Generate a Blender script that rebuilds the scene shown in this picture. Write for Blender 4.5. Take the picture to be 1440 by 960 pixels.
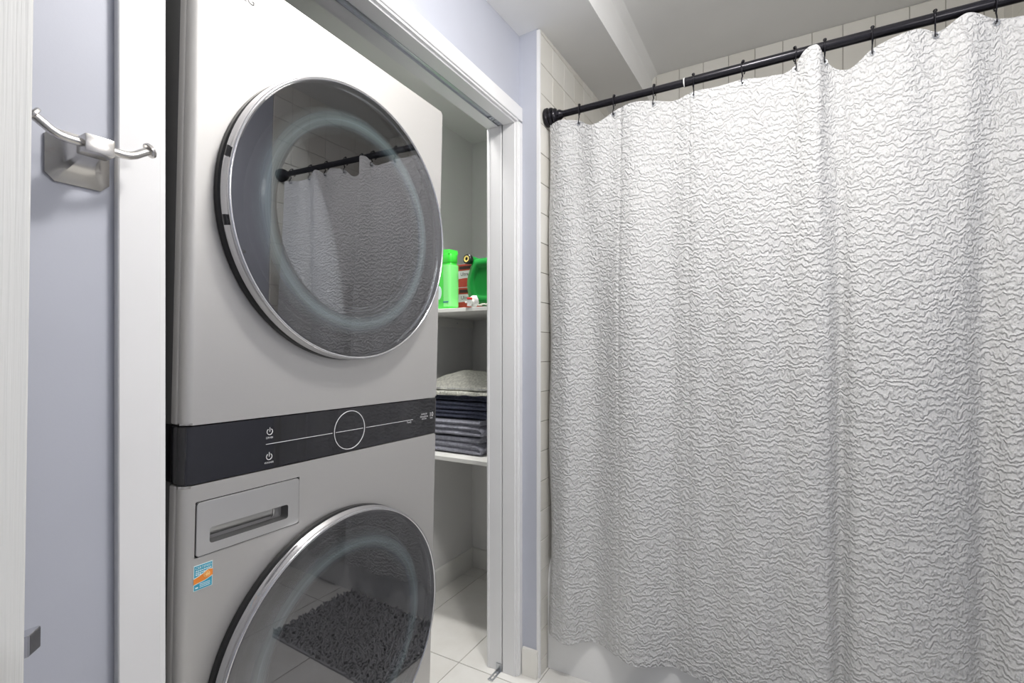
import bpy, bmesh, math, random
import numpy as np
from mathutils import Vector, Matrix, Euler
from math import sin, cos, pi, radians

for o in list(bpy.data.objects):
    bpy.data.objects.remove(o)
S = bpy.context.scene
COL = S.collection
random.seed(7)

# ------------------------------------------------------------------ camera
cd = bpy.data.cameras.new('camera')
cam = bpy.data.objects.new('camera', cd)
COL.objects.link(cam)
D, H = 0.867, 1.197                       # camera to closet wall, camera height
cam.location = (0, -D, H)
cam.rotation_euler = (radians(90), 0, math.atan2(.49, .8717) - pi / 2)
cd.sensor_width = 36
cd.lens = 685 / 1440 * 36
cd.shift_y = 12 / 1440
cd.clip_start = .02
S.camera = cam

# ------------------------------------------------------------------ world, lights, exposure
w = bpy.data.worlds.new('world'); S.world = w
w.use_nodes = True
w.node_tree.nodes['Background'].inputs[0].default_value = (.75, .78, .82, 1)
w.node_tree.nodes['Background'].inputs[1].default_value = .3
S.view_settings.view_transform = 'Standard'
S.view_settings.look = 'None'
S.view_settings.exposure = 0.06
S.view_settings.gamma = 1
S.view_settings.use_curve_mapping = False


def area(name, loc, size, power, color=(1, 1, 1), rot=(0, 0, 0), shape='DISK', size_y=None):
    l = bpy.data.lights.new(name, 'AREA')
    l.shape = shape; l.size = size
    if size_y: l.size_y = size_y
    l.energy = power; l.color = color
    o = bpy.data.objects.new(name, l)
    o.location = loc; o.rotation_euler = rot
    COL.objects.link(o)
    return o


def point(name, loc, radius, power, color):
    l = bpy.data.lights.new(name, 'POINT'); l.energy = power; l.color = color; l.shadow_soft_size = radius
    o = bpy.data.objects.new(name, l); o.location = loc; COL.objects.link(o)
    return o


LAMP = (.80, -.76, 2.56)
VAN_FILL = (.78, -1.575, 1.90)  # position of the added vanity fill
point('ceiling_lamp_light', (LAMP[0], LAMP[1], LAMP[2] - .21),   .055, 17, (1, .975, .94))
area('ceiling_lamp_downlight', (LAMP[0], LAMP[1], LAMP[2] - .17), .30, 11, (1, .975, .95))
area('closet_fill_light', (1.52, .25, 2.30), .10, 3.3, (1, .98, .95)).data.spread = radians(84)  # fill lamp added out of view to lift the dark closet
area('vanity_fill_light', (VAN_FILL[0], VAN_FILL[1] + .16, VAN_FILL[2]), .55, 2.2, (1, .97, .93), (radians(90), 0, 0), 'RECTANGLE', .10)  # vanity fill added behind the camera to flatten the lighting
point('vanity_fill_point', (VAN_FILL[0], VAN_FILL[1] + .20, VAN_FILL[2] + .06), .06, 2.5, (1, .97, .93))  # second vanity fill, added to brighten the ceiling
area('hall_fill_light', (-1.15, -.75, 2.40), .5, 6, (1, .97, .94))  # added fill from the hall through the doorway
area('hall_window_fill', (-1.62, -1.05, 1.45), .9, 5, (.97, .98, 1), (0, radians(-90), 0), 'RECTANGLE', .8)  # fill added behind the unseen hall window


# ------------------------------------------------------------------ materials
def srgb(r, g, b):
    f = lambda c: (c / 255 / 12.92) if c / 255 <= .04045 else ((c / 255 + .055) / 1.055) ** 2.4
    return (f(r), f(g), f(b), 1)


def mat(name, col, rough=.5, metal=0., spec=.5, **kw):
    m = bpy.data.materials.new(name); m.use_nodes = True
    p = m.node_tree.nodes['Principled BSDF']
    p.inputs['Base Color'].default_value = col if len(col) == 4 else (*col, 1)
    p.inputs['Roughness'].default_value = rough
    p.inputs['Metallic'].default_value = metal
    p.inputs['Specular IOR Level'].default_value = spec
    for k, v in kw.items():
        p.inputs[k].default_value = v
    return m


def nd(m, t, **kw):
    n = m.node_tree.nodes.new(t)
    for k, v in kw.items():
        setattr(n, k, v)
    return n


def ln(m, a, b):
    m.node_tree.links.new(a, b)


def P(m):
    return m.node_tree.nodes['Principled BSDF']


def coords(m, scale=(1, 1, 1), kind='Object'):
    t = nd(m, 'ShaderNodeTexCoord'); mp = nd(m, 'ShaderNodeMapping')
    mp.inputs['Scale'].default_value = scale
    ln(m, t.outputs[kind], mp.inputs['Vector'])
    return mp.outputs['Vector']


def noise(m, vec, scale, detail=3, rough=.5):
    n = nd(m, 'ShaderNodeTexNoise')
    n.inputs['Scale'].default_value = scale
    n.inputs['Detail'].default_value = detail
    n.inputs['Roughness'].default_value = rough
    ln(m, vec, n.inputs['Vector'])
    return n.outputs['Fac']


def ramp(m, fac, stops):
    r = nd(m, 'ShaderNodeValToRGB')
    e = r.color_ramp.elements
    while len(e) < len(stops): e.new(.5)
    for q, (p, c) in zip(e, stops):
        q.position = p; q.color = c if len(c) == 4 else (*c, 1)
    ln(m, fac, r.inputs['Fac'])
    return r.outputs['Color']


def bump(m, h, strength=.2, dist=.002):
    b = nd(m, 'ShaderNodeBump')
    b.inputs['Strength'].default_value = strength
    b.inputs['Distance'].default_value = dist
    ln(m, h, b.inputs['Height'])
    ln(m, b.outputs['Normal'], P(m).inputs['Normal'])


def math_(m, op, a, b=None, c=None):
    n = nd(m, 'ShaderNodeMath', operation=op)
    for i, v in enumerate((a, b, c)):
        if v is None: continue
        if isinstance(v, (int, float)): n.inputs[i].default_value = v
        else: ln(m, v, n.inputs[i])
    return n.outputs[0]


def paint(name, col, rough=.55, b=.06):
    m = mat(name, col, rough)
    v = coords(m)
    bump(m, noise(m, v, 260, 2), b, .001)
    n2 = noise(m, v, 3, 2)
    c0 = tuple(x * .97 for x in col[:3]); c1 = tuple(min(1, x * 1.03) for x in col[:3])
    ln(m, ramp(m, n2, [(.3, c0), (.7, c1)]), P(m).inputs['Base Color'])
    return m


M_BLUE = paint('blue_grey_wall_paint', srgb(184, 187, 198), .5)
M_CEIL = paint('ceiling_paint', srgb(245, 245, 244), .8)
M_CLOSET = paint('closet_wall_paint', srgb(233, 233, 232), .7)
M_TRIM = paint('white_trim_paint', srgb(228, 228, 229), .35, .02)
M_CREAM = paint('cream_baseboard_paint', srgb(232, 230, 224), .4, .02)
M_SHELF = paint('white_shelf_paint', srgb(232, 232, 228), .5, .02)
M_GROUT = mat('wall_grout', srgb(150, 143, 132), .9)
M_FGROUT = mat('floor_grout', srgb(168, 165, 158), .9)


def m_walltile():
    m = mat('glazed_wall_tile', srgb(226, 223, 216), .16)
    g = nd(m, 'ShaderNodeObjectInfo')
    ln(m, ramp(m, g.outputs['Random'], [(0, srgb(222, 219, 211)), (1, srgb(230, 228, 222))]), P(m).inputs['Base Color'])
    return m


M_TILE = m_walltile()


def m_floortile():
    m = mat('floor_tile', srgb(206, 203, 197), .38)
    g = nd(m, 'ShaderNodeObjectInfo')
    t = nd(m, 'ShaderNodeTexCoord')
    ad = nd(m, 'ShaderNodeVectorMath', operation='ADD')
    sc = nd(m, 'ShaderNodeVectorMath', operation='SCALE')
    cx = nd(m, 'ShaderNodeCombineXYZ')
    for i in range(3): ln(m, g.outputs['Random'], cx.inputs[i])
    ln(m, cx.outputs[0], sc.inputs[0]); sc.inputs['Scale'].default_value = 30
    ln(m, t.outputs['Object'], ad.inputs[0]); ln(m, sc.outputs[0], ad.inputs[1])
    n = noise(m, ad.outputs[0], 5, 6, .6)
    ln(m, ramp(m, n, [(.3, srgb(222, 220, 215)), (.55, srgb(230, 229, 225)), (.75, srgb(236, 235, 232))]), P(m).inputs['Base Color'])
    return m


M_FTILE = m_floortile()


def m_steel(name, col, rough):
    m = mat(name, col, rough, .70)
    v = coords(m, (3, 3, 900))
    n = noise(m, v, 1.5, 3)
    bump(m, n, .035, .0006)
    r = nd(m, 'ShaderNodeMapRange'); ln(m, n, r.inputs[0])
    r.inputs[3].default_value = rough - .05; r.inputs[4].default_value = rough + .07
    ln(m, r.outputs[0], P(m).inputs['Roughness'])
    P(m).inputs['Anisotropic'].default_value = .5
    return m


M_STEEL = m_steel('brushed_graphite_steel', (.585, .575, .56), .50)
M_DRAWER = mat('drawer_grey_steel', (.68, .675, .67), .38, .9)
M_NICKEL = mat('brushed_nickel', (.62, .60, .57), .27, 1.0)
M_CHROME = mat('chrome', (.66, .66, .68), .14, 1.0)
M_ZINC = mat('zinc_plated_steel', (.55, .57, .60), .35, 1.0)
M_CAB = mat('dark_grey_cabinet_paint', srgb(92, 92, 92), .35, .3)
M_BLACKGLOSS = mat('black_gloss_panel', (.010, .010, .014), .05, 0, .9)
M_BLACKPL = mat('black_plastic', (.012, .012, .013), .3)
M_BRONZE = mat('oil_rubbed_black_metal', (.016, .015, .020), .24, .5)
M_PRINT_GLINT = mat('white_print_and_glint', (.75, .75, .76), .5)  # white of the print, also of the modelled glints on the bowls
M_TUB = mat('white_acrylic', srgb(228, 228, 228), .10)
M_DARKPRINT = mat('dark_print', (.05, .05, .05), .5)


def m_glass(name='tinted_door_glass', tint=(.74, .77, .78, 1), extra=.15):
    m = bpy.data.materials.new(name); m.use_nodes = True
    nt = m.node_tree
    nt.nodes.remove(nt.nodes['Principled BSDF'])
    out = nt.nodes['Material Output']
    tr = nd(m, 'ShaderNodeBsdfTransparent'); tr.inputs[0].default_value = tint
    gl = nd(m, 'ShaderNodeBsdfGlossy'); gl.inputs['Roughness'].default_value = .004
    gl.inputs['Color'].default_value = (.93, .93, .97, 1)
    fr = nd(m, 'ShaderNodeFresnel'); fr.inputs[0].default_value = 1.5
    f = math_(m, 'ADD', math_(m, 'MULTIPLY', fr.outputs[0], 1.0 if extra else 0.6), extra if extra else .17)
    mx = nd(m, 'ShaderNodeMixShader')
    ln(m, f, mx.inputs[0]); ln(m, tr.outputs[0], mx.inputs[1]); ln(m, gl.outputs[0], mx.inputs[2])
    ln(m, mx.outputs[0], out.inputs[0])
    return m


M_GLASS = m_glass()
M_INGLASS = m_glass('clear_bowl_glass', (.97, .98, .98, 1), .42)


def m_bowl():
    # pale green glass bowl ring behind the tinted pane; streaks run round the ring
    m = mat('pale_green_glass_bowl', (.72, .88, .88), .12)
    t = nd(m, 'ShaderNodeTexCoord')
    sep = nd(m, 'ShaderNodeSeparateXYZ'); ln(m, t.outputs['Object'], sep.inputs[0])
    r2 = math_(m, 'SQRT', math_(m, 'ADD', math_(m, 'POWER', sep.outputs[0], 2.0), math_(m, 'POWER', sep.outputs[2], 2.0)))
    an = math_(m, 'ARCTAN2', sep.outputs[2], sep.outputs[0])
    cb = nd(m, 'ShaderNodeCombineXYZ')
    ln(m, math_(m, 'MULTIPLY', r2, 240.0), cb.inputs[0]); ln(m, math_(m, 'MULTIPLY', math_(m, 'SINE', an), 1.1), cb.inputs[1])
    ln(m, math_(m, 'MULTIPLY', math_(m, 'COSINE', an), 1.1), cb.inputs[2])
    n = noise(m, cb.outputs[0], 1.0, 4, .6)
    # fade with radius: densest mid ring
    k = math_(m, 'SUBTRACT', 1.0, math_(m, 'ABSOLUTE', math_(m, 'DIVIDE', math_(m, 'SUBTRACT', r2, .222), .030)))
    k = math_(m, 'MAXIMUM', k, 0.0)
    a = math_(m, 'MULTIPLY', math_(m, 'POWER', k, 1.2), math_(m, 'ADD', .22, n))
    a = math_(m, 'MINIMUM', a, .85)
    ln(m, a, P(m).inputs['Alpha'])
    return m


M_BOWL = m_bowl()


def m_curtain():
    m = mat('puckered_white_fabric', srgb(203, 203, 203), .85, 0, .2)
    uv = nd(m, 'ShaderNodeUVMap'); uv.uv_map = 'cloth'
    sep = nd(m, 'ShaderNodeSeparateXYZ'); ln(m, uv.outputs[0], sep.inputs[0])
    mp1 = nd(m, 'ShaderNodeMapping'); mp1.inputs['Scale'].default_value = (40, 26, 1); ln(m, uv.outputs[0], mp1.inputs[0])
    mp2 = nd(m, 'ShaderNodeMapping'); mp2.inputs['Scale'].default_value = (100, 60, 1); ln(m, uv.outputs[0], mp2.inputs[0])
    n1 = noise(m, mp1.outputs[0], 1, 2, .5)
    n2 = noise(m, mp2.outputs[0], 1, 2, .5)
    v = sep.outputs[1]
    ph = math_(m, 'ADD', math_(m, 'MULTIPLY', v, 2 * pi / .0180),
               math_(m, 'ADD', math_(m, 'MULTIPLY', n1, 20.0), math_(m, 'MULTIPLY', n2, 9.5)))
    h = math_(m, 'ADD', math_(m, 'MULTIPLY', math_(m, 'SINE', ph), .5), .5)
    h = math_(m, 'POWER', h, 1.4)
    mp3 = nd(m, 'ShaderNodeMapping'); mp3.inputs['Scale'].default_value = (60, 60, 1); ln(m, uv.outputs[0], mp3.inputs[0])
    n3 = noise(m, mp3.outputs[0], 1, 3, .5)
    h = math_(m, 'MULTIPLY', h, math_(m, 'ADD', .35, n3))
    bump(m, h, .70, .0066)
    return m


M_CURT = m_curtain()


def m_door():
    m = mat('white_woodgrain_door', srgb(212, 212, 210), .45)
    v = coords(m, (70, 70, 1.2))
    n = noise(m, v, 1.4, 4, .55)
    bump(m, n, .5, .004)
    return m


M_DOOR = m_door()


def m_terry(name, col):
    m = mat(name, col, .95, 0, .1)
    v = coords(m)
    bump(m, noise(m, v, 420, 3), .7, .002)
    c0 = tuple(x * .8 for x in col[:3]); c1 = tuple(min(1, x * 1.2) for x in col[:3])
    ln(m, ramp(m, noise(m, v, 90, 3), [(.3, c0), (.7, c1)]), P(m).inputs['Base Color'])
    return m


M_GREYTOWEL = m_terry('grey_terry', srgb(148, 149, 160))
M_NAVYTOWEL = m_terry('navy_terry', srgb(88, 92, 110))
M_KNIT = m_terry('pale_sage_cotton', srgb(216, 216, 207))
M_SHAG = mat('charcoal_chenille', srgb(176, 176, 178), .9)
M_GREEN = mat('lime_green_plastic', srgb(70, 225, 70), .3)
M_LTGREEN = mat('pale_green_sleeve', srgb(140, 245, 140), .3)
M_JUG = mat('green_plastic_jug', srgb(28, 140, 58), .28)
M_WHITEPL = mat('white_plastic', srgb(232, 232, 230), .3)
M_RED = mat('red_plastic', srgb(200, 40, 36), .35)
M_YELLOW = mat('yellow_plastic', srgb(232, 214, 120), .4)
M_BOXRED = mat('red_carton', srgb(170, 62, 48), .55)
M_BOXWHITE = mat('white_carton', srgb(205, 203, 205), .55)
M_BOXDARK = mat('dark_carton_print', srgb(52, 34, 34), .5)
M_BLUEPR = mat('blue_print', srgb(30, 110, 150), .5)
M_STEAL = mat('sticker_teal', srgb(52, 160, 190), .4)
M_SORANGE = mat('sticker_orange', srgb(238, 140, 52), .4)
M_SPALE = mat('sticker_pale', srgb(222, 240, 240), .4)
M_STAN = mat('sticker_emblem', srgb(246, 200, 130), .4)
M_ROPE = m_terry('white_cord', srgb(214, 216, 204))
M_LAMP = mat('lamp_glass', (.9, .9, .9), .4)
P(M_LAMP).inputs['Emission Color'].default_value = (1, .96, .9, 1)
P(M_LAMP).inputs['Emission Strength'].default_value = 3.0


# ------------------------------------------------------------------ geometry helpers
def BM():
    return bmesh.new()


def box(bm, x0, x1, y0, y1, z0, z1, bev=0, seg=1):
    vs = [bm.verts.new((x, y, z)) for z in (z0, z1) for y in (y0, y1) for x in (x0, x1)]
    fs = [(0, 2, 3, 1), (4, 5, 7, 6), (0, 1, 5, 4), (1, 3, 7, 5), (3, 2, 6, 7), (2, 0, 4, 6)]
    faces = [bm.faces.new([vs[i] for i in f]) for f in fs]
    if bev:
        es = list({e for f in faces for e in f.edges})
        bmesh.ops.bevel(bm, geom=es, offset=bev, segments=seg, profile=.5, affect='EDGES')
    return vs


def hexa(bm, pts):
    vs = [bm.verts.new(p) for p in pts]     # order like box: z0:(00,10,01,11) z1:...
    for f in [(0, 2, 3, 1), (4, 5, 7, 6), (0, 1, 5, 4), (1, 3, 7, 5), (3, 2, 6, 7), (2, 0, 4, 6)]:
        bm.faces.new([vs[i] for i in f])


def tube(bm, pts, r, seg=10, cap=True):
    pts = [Vector(p) for p in pts]
    rs = r if isinstance(r, (list, tuple)) else [r] * len(pts)
    t0 = (pts[1] - pts[0]).normalized()
    up = Vector((0, 0, 1)) if abs(t0.z) < .9 else Vector((1, 0, 0))
    n = t0.cross(up).normalized()
    rings = []
    for i, p in enumerate(pts):
        t = (pts[min(i + 1, len(pts) - 1)] - pts[max(i - 1, 0)]).normalized()
        n = (n - t * n.dot(t)).normalized()
        b = t.cross(n)
        rings.append([bm.verts.new(p + (n * cos(2 * pi * k / seg) + b * sin(2 * pi * k / seg)) * rs[i]) for k in range(seg)])
    for a, b in zip(rings, rings[1:]):
        for k in range(seg):
            bm.faces.new((a[k], a[(k + 1) % seg], b[(k + 1) % seg], b[k]))
    if cap:
        bm.faces.new(rings[0][::-1]); bm.faces.new(rings[-1])


def lathe(bm, prof, M, seg=32, cap0=True, cap1=True):
    """prof: list of (radius, height); M maps local z axis to the axis wanted"""
    rings = []
    for r, h in prof:
        if r < 1e-6:
            rings.append([bm.verts.new(M @ Vector((0, 0, h)))])
        else:
            rings.append([bm.verts.new(M @ Vector((r * cos(2 * pi * k / seg), r * sin(2 * pi * k / seg), h))) for k in range(seg)])
    for a, b in zip(rings, rings[1:]):
        for k in range(seg):
            k2 = (k + 1) % seg
            if len(a) == 1 and len(b) == 1: continue
            if len(a) == 1: bm.faces.new((a[0], b[k2], b[k]))
            elif len(b) == 1: bm.faces.new((a[k], a[k2], b[0]))
            else: bm.faces.new((a[k], a[k2], b[k2], b[k]))
    if cap0 and len(rings[0]) > 1: bm.faces.new(rings[0][::-1])
    if cap1 and len(rings[-1]) > 1: bm.faces.new(rings[-1])


def prism(bm, poly, f0, f1):
    """poly: list of 2d points; f0/f1 map a 2d point to 3d for the two caps"""
    a = [bm.verts.new(f0(*p)) for p in poly]; b = [bm.verts.new(f1(*p)) for p in poly]
    n = len(poly)
    for i in range(n):
        bm.faces.new((a[i], a[(i + 1) % n], b[(i + 1) % n], b[i]))
    bm.faces.new(a[::-1]); bm.faces.new(b)


def rrect(x0, x1, y0, y1, r, n=5):
    pts = []
    for cx, cy, a0 in ((x1 - r, y1 - r, 0), (x0 + r, y1 - r, 90), (x0 + r, y0 + r, 180), (x1 - r, y0 + r, 270)):
        for k in range(n + 1):
            a = radians(a0 + 90 * k / n)
            pts.append((cx + r * cos(a), cy + r * sin(a)))
    return pts


def axis(o, d):
    d = Vector(d).normalized()
    return Matrix.Translation(Vector(o)) @ d.to_track_quat('Z', 'Y').to_matrix().to_4x4()


def obj(name, bm, m, parent=None, kind=None, smooth=35, label=None, normals=True):
    me = bpy.data.meshes.new(name)
    if normals: bmesh.ops.recalc_face_normals(bm, faces=bm.faces[:])
    bm.to_mesh(me); bm.free()
    return mobj(name, me, m, parent, kind, smooth, label)


def mobj(name, me, m, parent=None, kind=None, smooth=35, label=None):
    if m: me.materials.append(m)
    if smooth:
        me.shade_smooth(); me.set_sharp_from_angle(angle=radians(smooth))
    o = bpy.data.objects.new(name, me); COL.objects.link(o)
    if parent: o.parent = parent
    if kind: o['kind'] = kind
    if label: o['label'] = label
    return o


def thing(name, label, cat, loc=(0, 0, 0), rot=(0, 0, 0), group=None):
    o = bpy.data.objects.new(name, None); COL.objects.link(o)
    o.empty_display_size = .05
    o.location = loc; o.rotation_euler = rot
    o['label'] = label; o['category'] = cat
    if group: o['group'] = group
    return o


def tag(o, label, cat, group=None):
    o['label'] = label; o['category'] = cat
    if group: o['group'] = group
    return o


def struct(name, bm=None, m=None, parent=None, **kw):
    if bm is None:
        o = bpy.data.objects.new(name, None); COL.objects.link(o); o['kind'] = 'structure'; return o
    o = obj(name, bm, m, parent, None if parent else 'structure', **kw)
    return o


def text_obj(name, s, size, m, parent, loc, align='CENTER', stretch=1.0, face='-Y'):
    cu = bpy.data.curves.new(name, 'FONT'); cu.body = s; cu.size = size
    cu.align_x = align; cu.align_y = 'CENTER'; cu.resolution_u = 3
    t = bpy.data.objects.new('tmp', cu); COL.objects.link(t)
    dg = bpy.context.evaluated_depsgraph_get()
    me = bpy.data.meshes.new_from_object(t.evaluated_get(dg))
    bpy.data.objects.remove(t); bpy.data.curves.remove(cu)
    me.name = name
    for v in me.vertices:
        x, y, _ = v.co
        v.co = (x * stretch, 0, y) if face == '-Y' else (0, -x * stretch, y)
    me.materials.clear()
    o = mobj(name, me, m, parent, smooth=None)
    o.location = loc
    return o


# ================================================================== STRUCTURE
XR = 1.597          # plane of the short return wall
YT = -.076          # end wall of the tub alcove (behind its tiles)
YF = -1.575         # far wall
XB = 2.461          # back wall of the tub alcove (behind its tiles)
XW = -.62           # west wall
ZC = 2.56
YS = -.286          # soffit face


def soff(x, y):
    return 2.366 + .045 * (x - 1.6) + .05 * (-y)


# closet wall
bm = BM()
box(bm, XW, .392, 0, .10, 0, 2.62)
box(bm, .392, 1.578, 0, .10, 2.052, 2.62)
box(bm, 1.578, XR, 0, .10, 0, 2.62)
struct('wall_closet', bm, M_BLUE)
bm = BM(); box(bm, XR, 2.62, YT, .10, 0, 2.62); o = struct('wall_return', bm, M_BLUE); wall_ret = o
bm = BM(); box(bm, XB, 2.62, YF - .1, YT, 0, 2.62); wall_back = struct('wall_tub_back', bm, M_GROUT)
bm = BM(); box(bm, XW, 2.62, YF - .12, YF, 0, 2.62); wall_far = struct('wall_far', bm, M_BLUE)
bm = BM()
box(bm, XW - .1, XW, -.19, .1, 0, 2.62); box(bm, XW - .1, XW, YF, -.98, 0, 2.62); box(bm, XW - .1, XW, -.98, -.19, 2.05, 2.62)
struct('wall_west', bm, M_BLUE)
# hall beyond the doorway
bm = BM()
box(bm, -1.75, -1.65, -2.2, -1.45, 0, 2.62); box(bm, -1.75, -1.65, -.65, .6, 0, 2.62); box(bm, -1.75, -1.65, -1.45, -.65, 0, .98); box(bm, -1.75, -1.65, -1.45, -.65, 1.92, 2.62); box(bm, -1.65, XW - .1, -2.3, -2.2, 0, 2.62); box(bm, -1.65, XW - .1, .6, .7, 0, 2.62)
box(bm, XW - .1, XW - .09, YF - .8, YF, 0, 2.62); box(bm, XW - .1, XW - .09, .1, .7, 0, 2.62)
struct('wall_hall', bm, M_CLOSET)
# unseen hall window with a glowing pane, added as fill
win = struct('fill_window_1')
bm = BM(); box(bm, -1.71, -1.68, -1.45, -1.40, .98, 1.92); box(bm, -1.71, -1.68, -.70, -.65, .98, 1.92); box(bm, -1.71, -1.68, -1.45, -.65, .98, 1.03); box(bm, -1.71, -1.68, -1.45, -.65, 1.87, 1.92); box(bm, -1.705, -1.685, -1.45, -.65, 1.435, 1.465)
obj('fill_window_frame', bm, M_TRIM, win)
bm = BM(); box(bm, -1.70, -1.695, -1.40, -.70, 1.03, 1.87)
M_FILLPANE = mat('glowing_fill_glass', (.8, .85, .9), .4); P(M_FILLPANE).inputs['Emission Color'].default_value = (.9, .95, 1, 1); P(M_FILLPANE).inputs['Emission Strength'].default_value = 2.0
obj('pane', bm, M_FILLPANE, win)
# closet shell
bm = BM()
box(bm, .2, 2.36, .65, .75, 0, 2.62); box(bm, 2.25, 2.36, .1, .65, 0, 2.62); box(bm, .2, .3, .1, .65, 0, 2.62)
struct('wall_closet_inside', bm, M_CLOSET)
bm = BM(); box(bm, .2, 2.36, .1, .75, 2.34, 2.42); struct('ceiling_closet', bm, M_CLOSET)
bm = BM(); box(bm, .3, 1.578, .10, .104, 2.052, 2.34); box(bm, 1.578, 2.25, .10, .104, 0, 2.34); box(bm, .3, .392, .1, .104, 0, 2.34)
struct('wall_closet_rear_face', bm, M_CLOSET)
# ceiling and soffit
bm = BM(); box(bm, -1.8, 2.7, -2.4, .8, ZC, ZC + .1); struct('ceiling', bm, M_CEIL)
bm = BM()
x0, x1 = XW, 2.6
hexa(bm, [(x0, YS, soff(x0, YS)), (x1, YS, soff(x1, YS)), (x0, 0.02, soff(x0, 0)), (x1, .02, soff(x1, 0)),
          (x0, YS, ZC + .02), (x1, YS, ZC + .02), (x0, .02, ZC + .02), (x1, .02, ZC + .02)])
struct('ceiling_soffit', bm, M_CEIL)
# cove where the soffit face meets the upper ceiling
bm = BM(); prism(bm, [(YS, ZC + .01), (YS, ZC - .025), (YS - .012, ZC - .010), (YS - .03, ZC + .001), (YS - .03, ZC + .01)], lambda y, z: (XW, y, z), lambda y, z: (XB, y, z))
struct('trim_cove', bm, M_CEIL)

# floor: slab of grout and the tiles on it
bm = BM(); box(bm, -1.7, 2.36, -2.3, .75, -.06, -.0025); floor = struct('floor', bm, M_FGROUT)
TX, TY = .614, .316
gx0, gy0 = 1.528, .226
bmT = BM(); g = .0035; box(bmT, g / 2, TX - g / 2, g / 2, TY - g / 2, -.008, 0, .0008)
meT = bpy.data.meshes.new('floor_tile'); bmesh.ops.recalc_face_normals(bmT, faces=bmT.faces[:]); bmT.to_mesh(meT); bmT.free(); meT.materials.append(M_FTILE)
for i in range(-6, 2):
    for j in range(-8, 2):
        X, Y = gx0 + i * TX, gy0 + j * TY
        if X > 2.2 or X + TX < -1.7 or Y + TY < -2.3: continue
        if X > 1.7 and Y < -.4: continue
        o = bpy.data.objects.new('floor_tile', meT); COL.objects.link(o); o.parent = floor; o.location = (X, Y, 0)

# wall tiles ----------------------------------------------------------------
TW = .1098
ZG = 1.8117


def tile_mesh(w_, h_):
    b = BM(); box(b, .001, w_ - .001, -.0065, .0, .001, h_ - .001, .0012)
    me = bpy.data.meshes.new('wall_tile'); bmesh.ops.recalc_face_normals(b, faces=b.faces[:]); b.to_mesh(me); b.free()
    me.materials.append(M_TILE)
    return me


_tm = {}


def tmesh(w_, h_):
    k = (round(w_, 4), round(h_, 4))
    if k not in _tm: _tm[k] = tile_mesh(w_, h_)
    return _tm[k]


def tiles(parent, n0, n1, origin, rz, ztop, part_test, first=0.0):
    """tile field: columns n0..n1 along local x from origin"""
    stuff = BM()
    rows = []
    z = ZG - 17 * TW
    while z < 0: z += TW
    zs = [0.0] + [z + k * TW for k in range(40) if z + k * TW < ztop - .004] + [ztop]
    for c in range(n0, n1):
        x = origin[0] + cos(rz) * c * TW; y = origin[1] + sin(rz) * c * TW
        for a, b in zip(zs, zs[1:]):
            if b - a < .006: continue
            if part_test(c, a, b):
                o = bpy.data.objects.new('wall_tile', tmesh(TW, b - a)); COL.objects.link(o)
                o.parent = parent; o.location = (x, y, a); o.rotation_euler = (0, 0, rz)
            else:
                q = BM(); q.from_mesh(tmesh(TW, b - a)); q.transform(Matrix.Translation((x, y, a)) @ Matrix.Rotation(rz, 4, 'Z'))
                tmp = bpy.data.meshes.new('tmp'); q.to_mesh(tmp); q.free(); stuff.from_mesh(tmp); bpy.data.meshes.remove(tmp)
    if len(stuff.verts):
        obj('wall_tile_field', stuff, M_TILE, parent, 'stuff', smooth=None)
    else: stuff.free()


bm = BM(); box(bm, 1.606, XB, YT - .002, YT + .001, 0, 2.40); obj('grout_bed', bm, M_GROUT, wall_ret)
tiles(wall_ret, 0, 8, (1.606, YT - .0005), 0, 2.43, lambda c, a, b: c < 2 or a > 1.85)
tiles(wall_back, 0, 14, (XB + .0005, YT - .011), -pi / 2, ZC, lambda c, a, b: a > 1.9)
bm = BM(); box(bm, 1.606, XB, YF - .001, YF + .002, 0, ZC); obj('grout_bed', bm, M_GROUT, wall_far)
tiles(wall_far, -8, 0, (1.606, YF + .0005), pi, ZC, lambda c, a, b: a > .6)
# edge trim of the tiled wall
bm = BM(); box(bm, XR - .001, 1.6065, YT - .0095, YT + .004, .0, 2.366, .001)
obj('tile_edge_trim', bm, M_TRIM, wall_ret)

# closet opening: jambs, casing, track ---------------------------------------
XL0, XR0, ZH = .4085, 1.560, 2.030
trim = struct('trim_1')
bm = BM()
box(bm, XR0, XR0 + .018, -.001, .050, 0, ZH + .018, .001); obj('jamb_front_board', bm, M_TRIM, trim)
bm = BM(); box(bm, XR0 + .001, XR0 + .018, .056, .116, 0, ZH + .018, .0012); obj('jamb_rear_board', bm, M_TRIM, trim)
bm = BM(); box(bm, XR0 + .012, XR0 + .018, .049, .057, 0, ZH); obj('jamb_slot', bm, M_TRIM, trim)
bm = BM(); box(bm, XR0 - .002, XR0 + .003, .108, .118, 0, ZH, .0015); obj('jamb_bead', bm, M_TRIM, trim)
bm = BM(); box(bm, XL0 - .018, XL0, -.001, .116, 0, ZH + .018, .001); obj('jamb_board', bm, M_TRIM, trim)
bm = BM(); box(bm, XL0, XR0, -.001, .046, ZH, ZH + .018, .001); obj('head_jamb_front_board', bm, M_TRIM, trim)
bm = BM(); box(bm, XL0, XR0, .068, .116, ZH, ZH + .018, .001); obj('head_jamb_rear_board', bm, M_TRIM, trim)
bm = BM()
for y0, y1, z0, z1 in ((.046, .0475, ZH - .001, ZH + .02), (.0665, .068, ZH - .001, ZH + .02), (.046, .068, ZH + .006, ZH + .008)):
    box(bm, XL0 + .01, XR0 - .004, y0, y1, z0, z1)
obj('door_track', bm, M_ZINC, trim, label='grey metal sliding track set into the head jamb')
bm = BM(); box(bm, XR0 - .075, XR0 - .052, .048, .066, ZH + .001, ZH + .008, .001)
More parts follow.
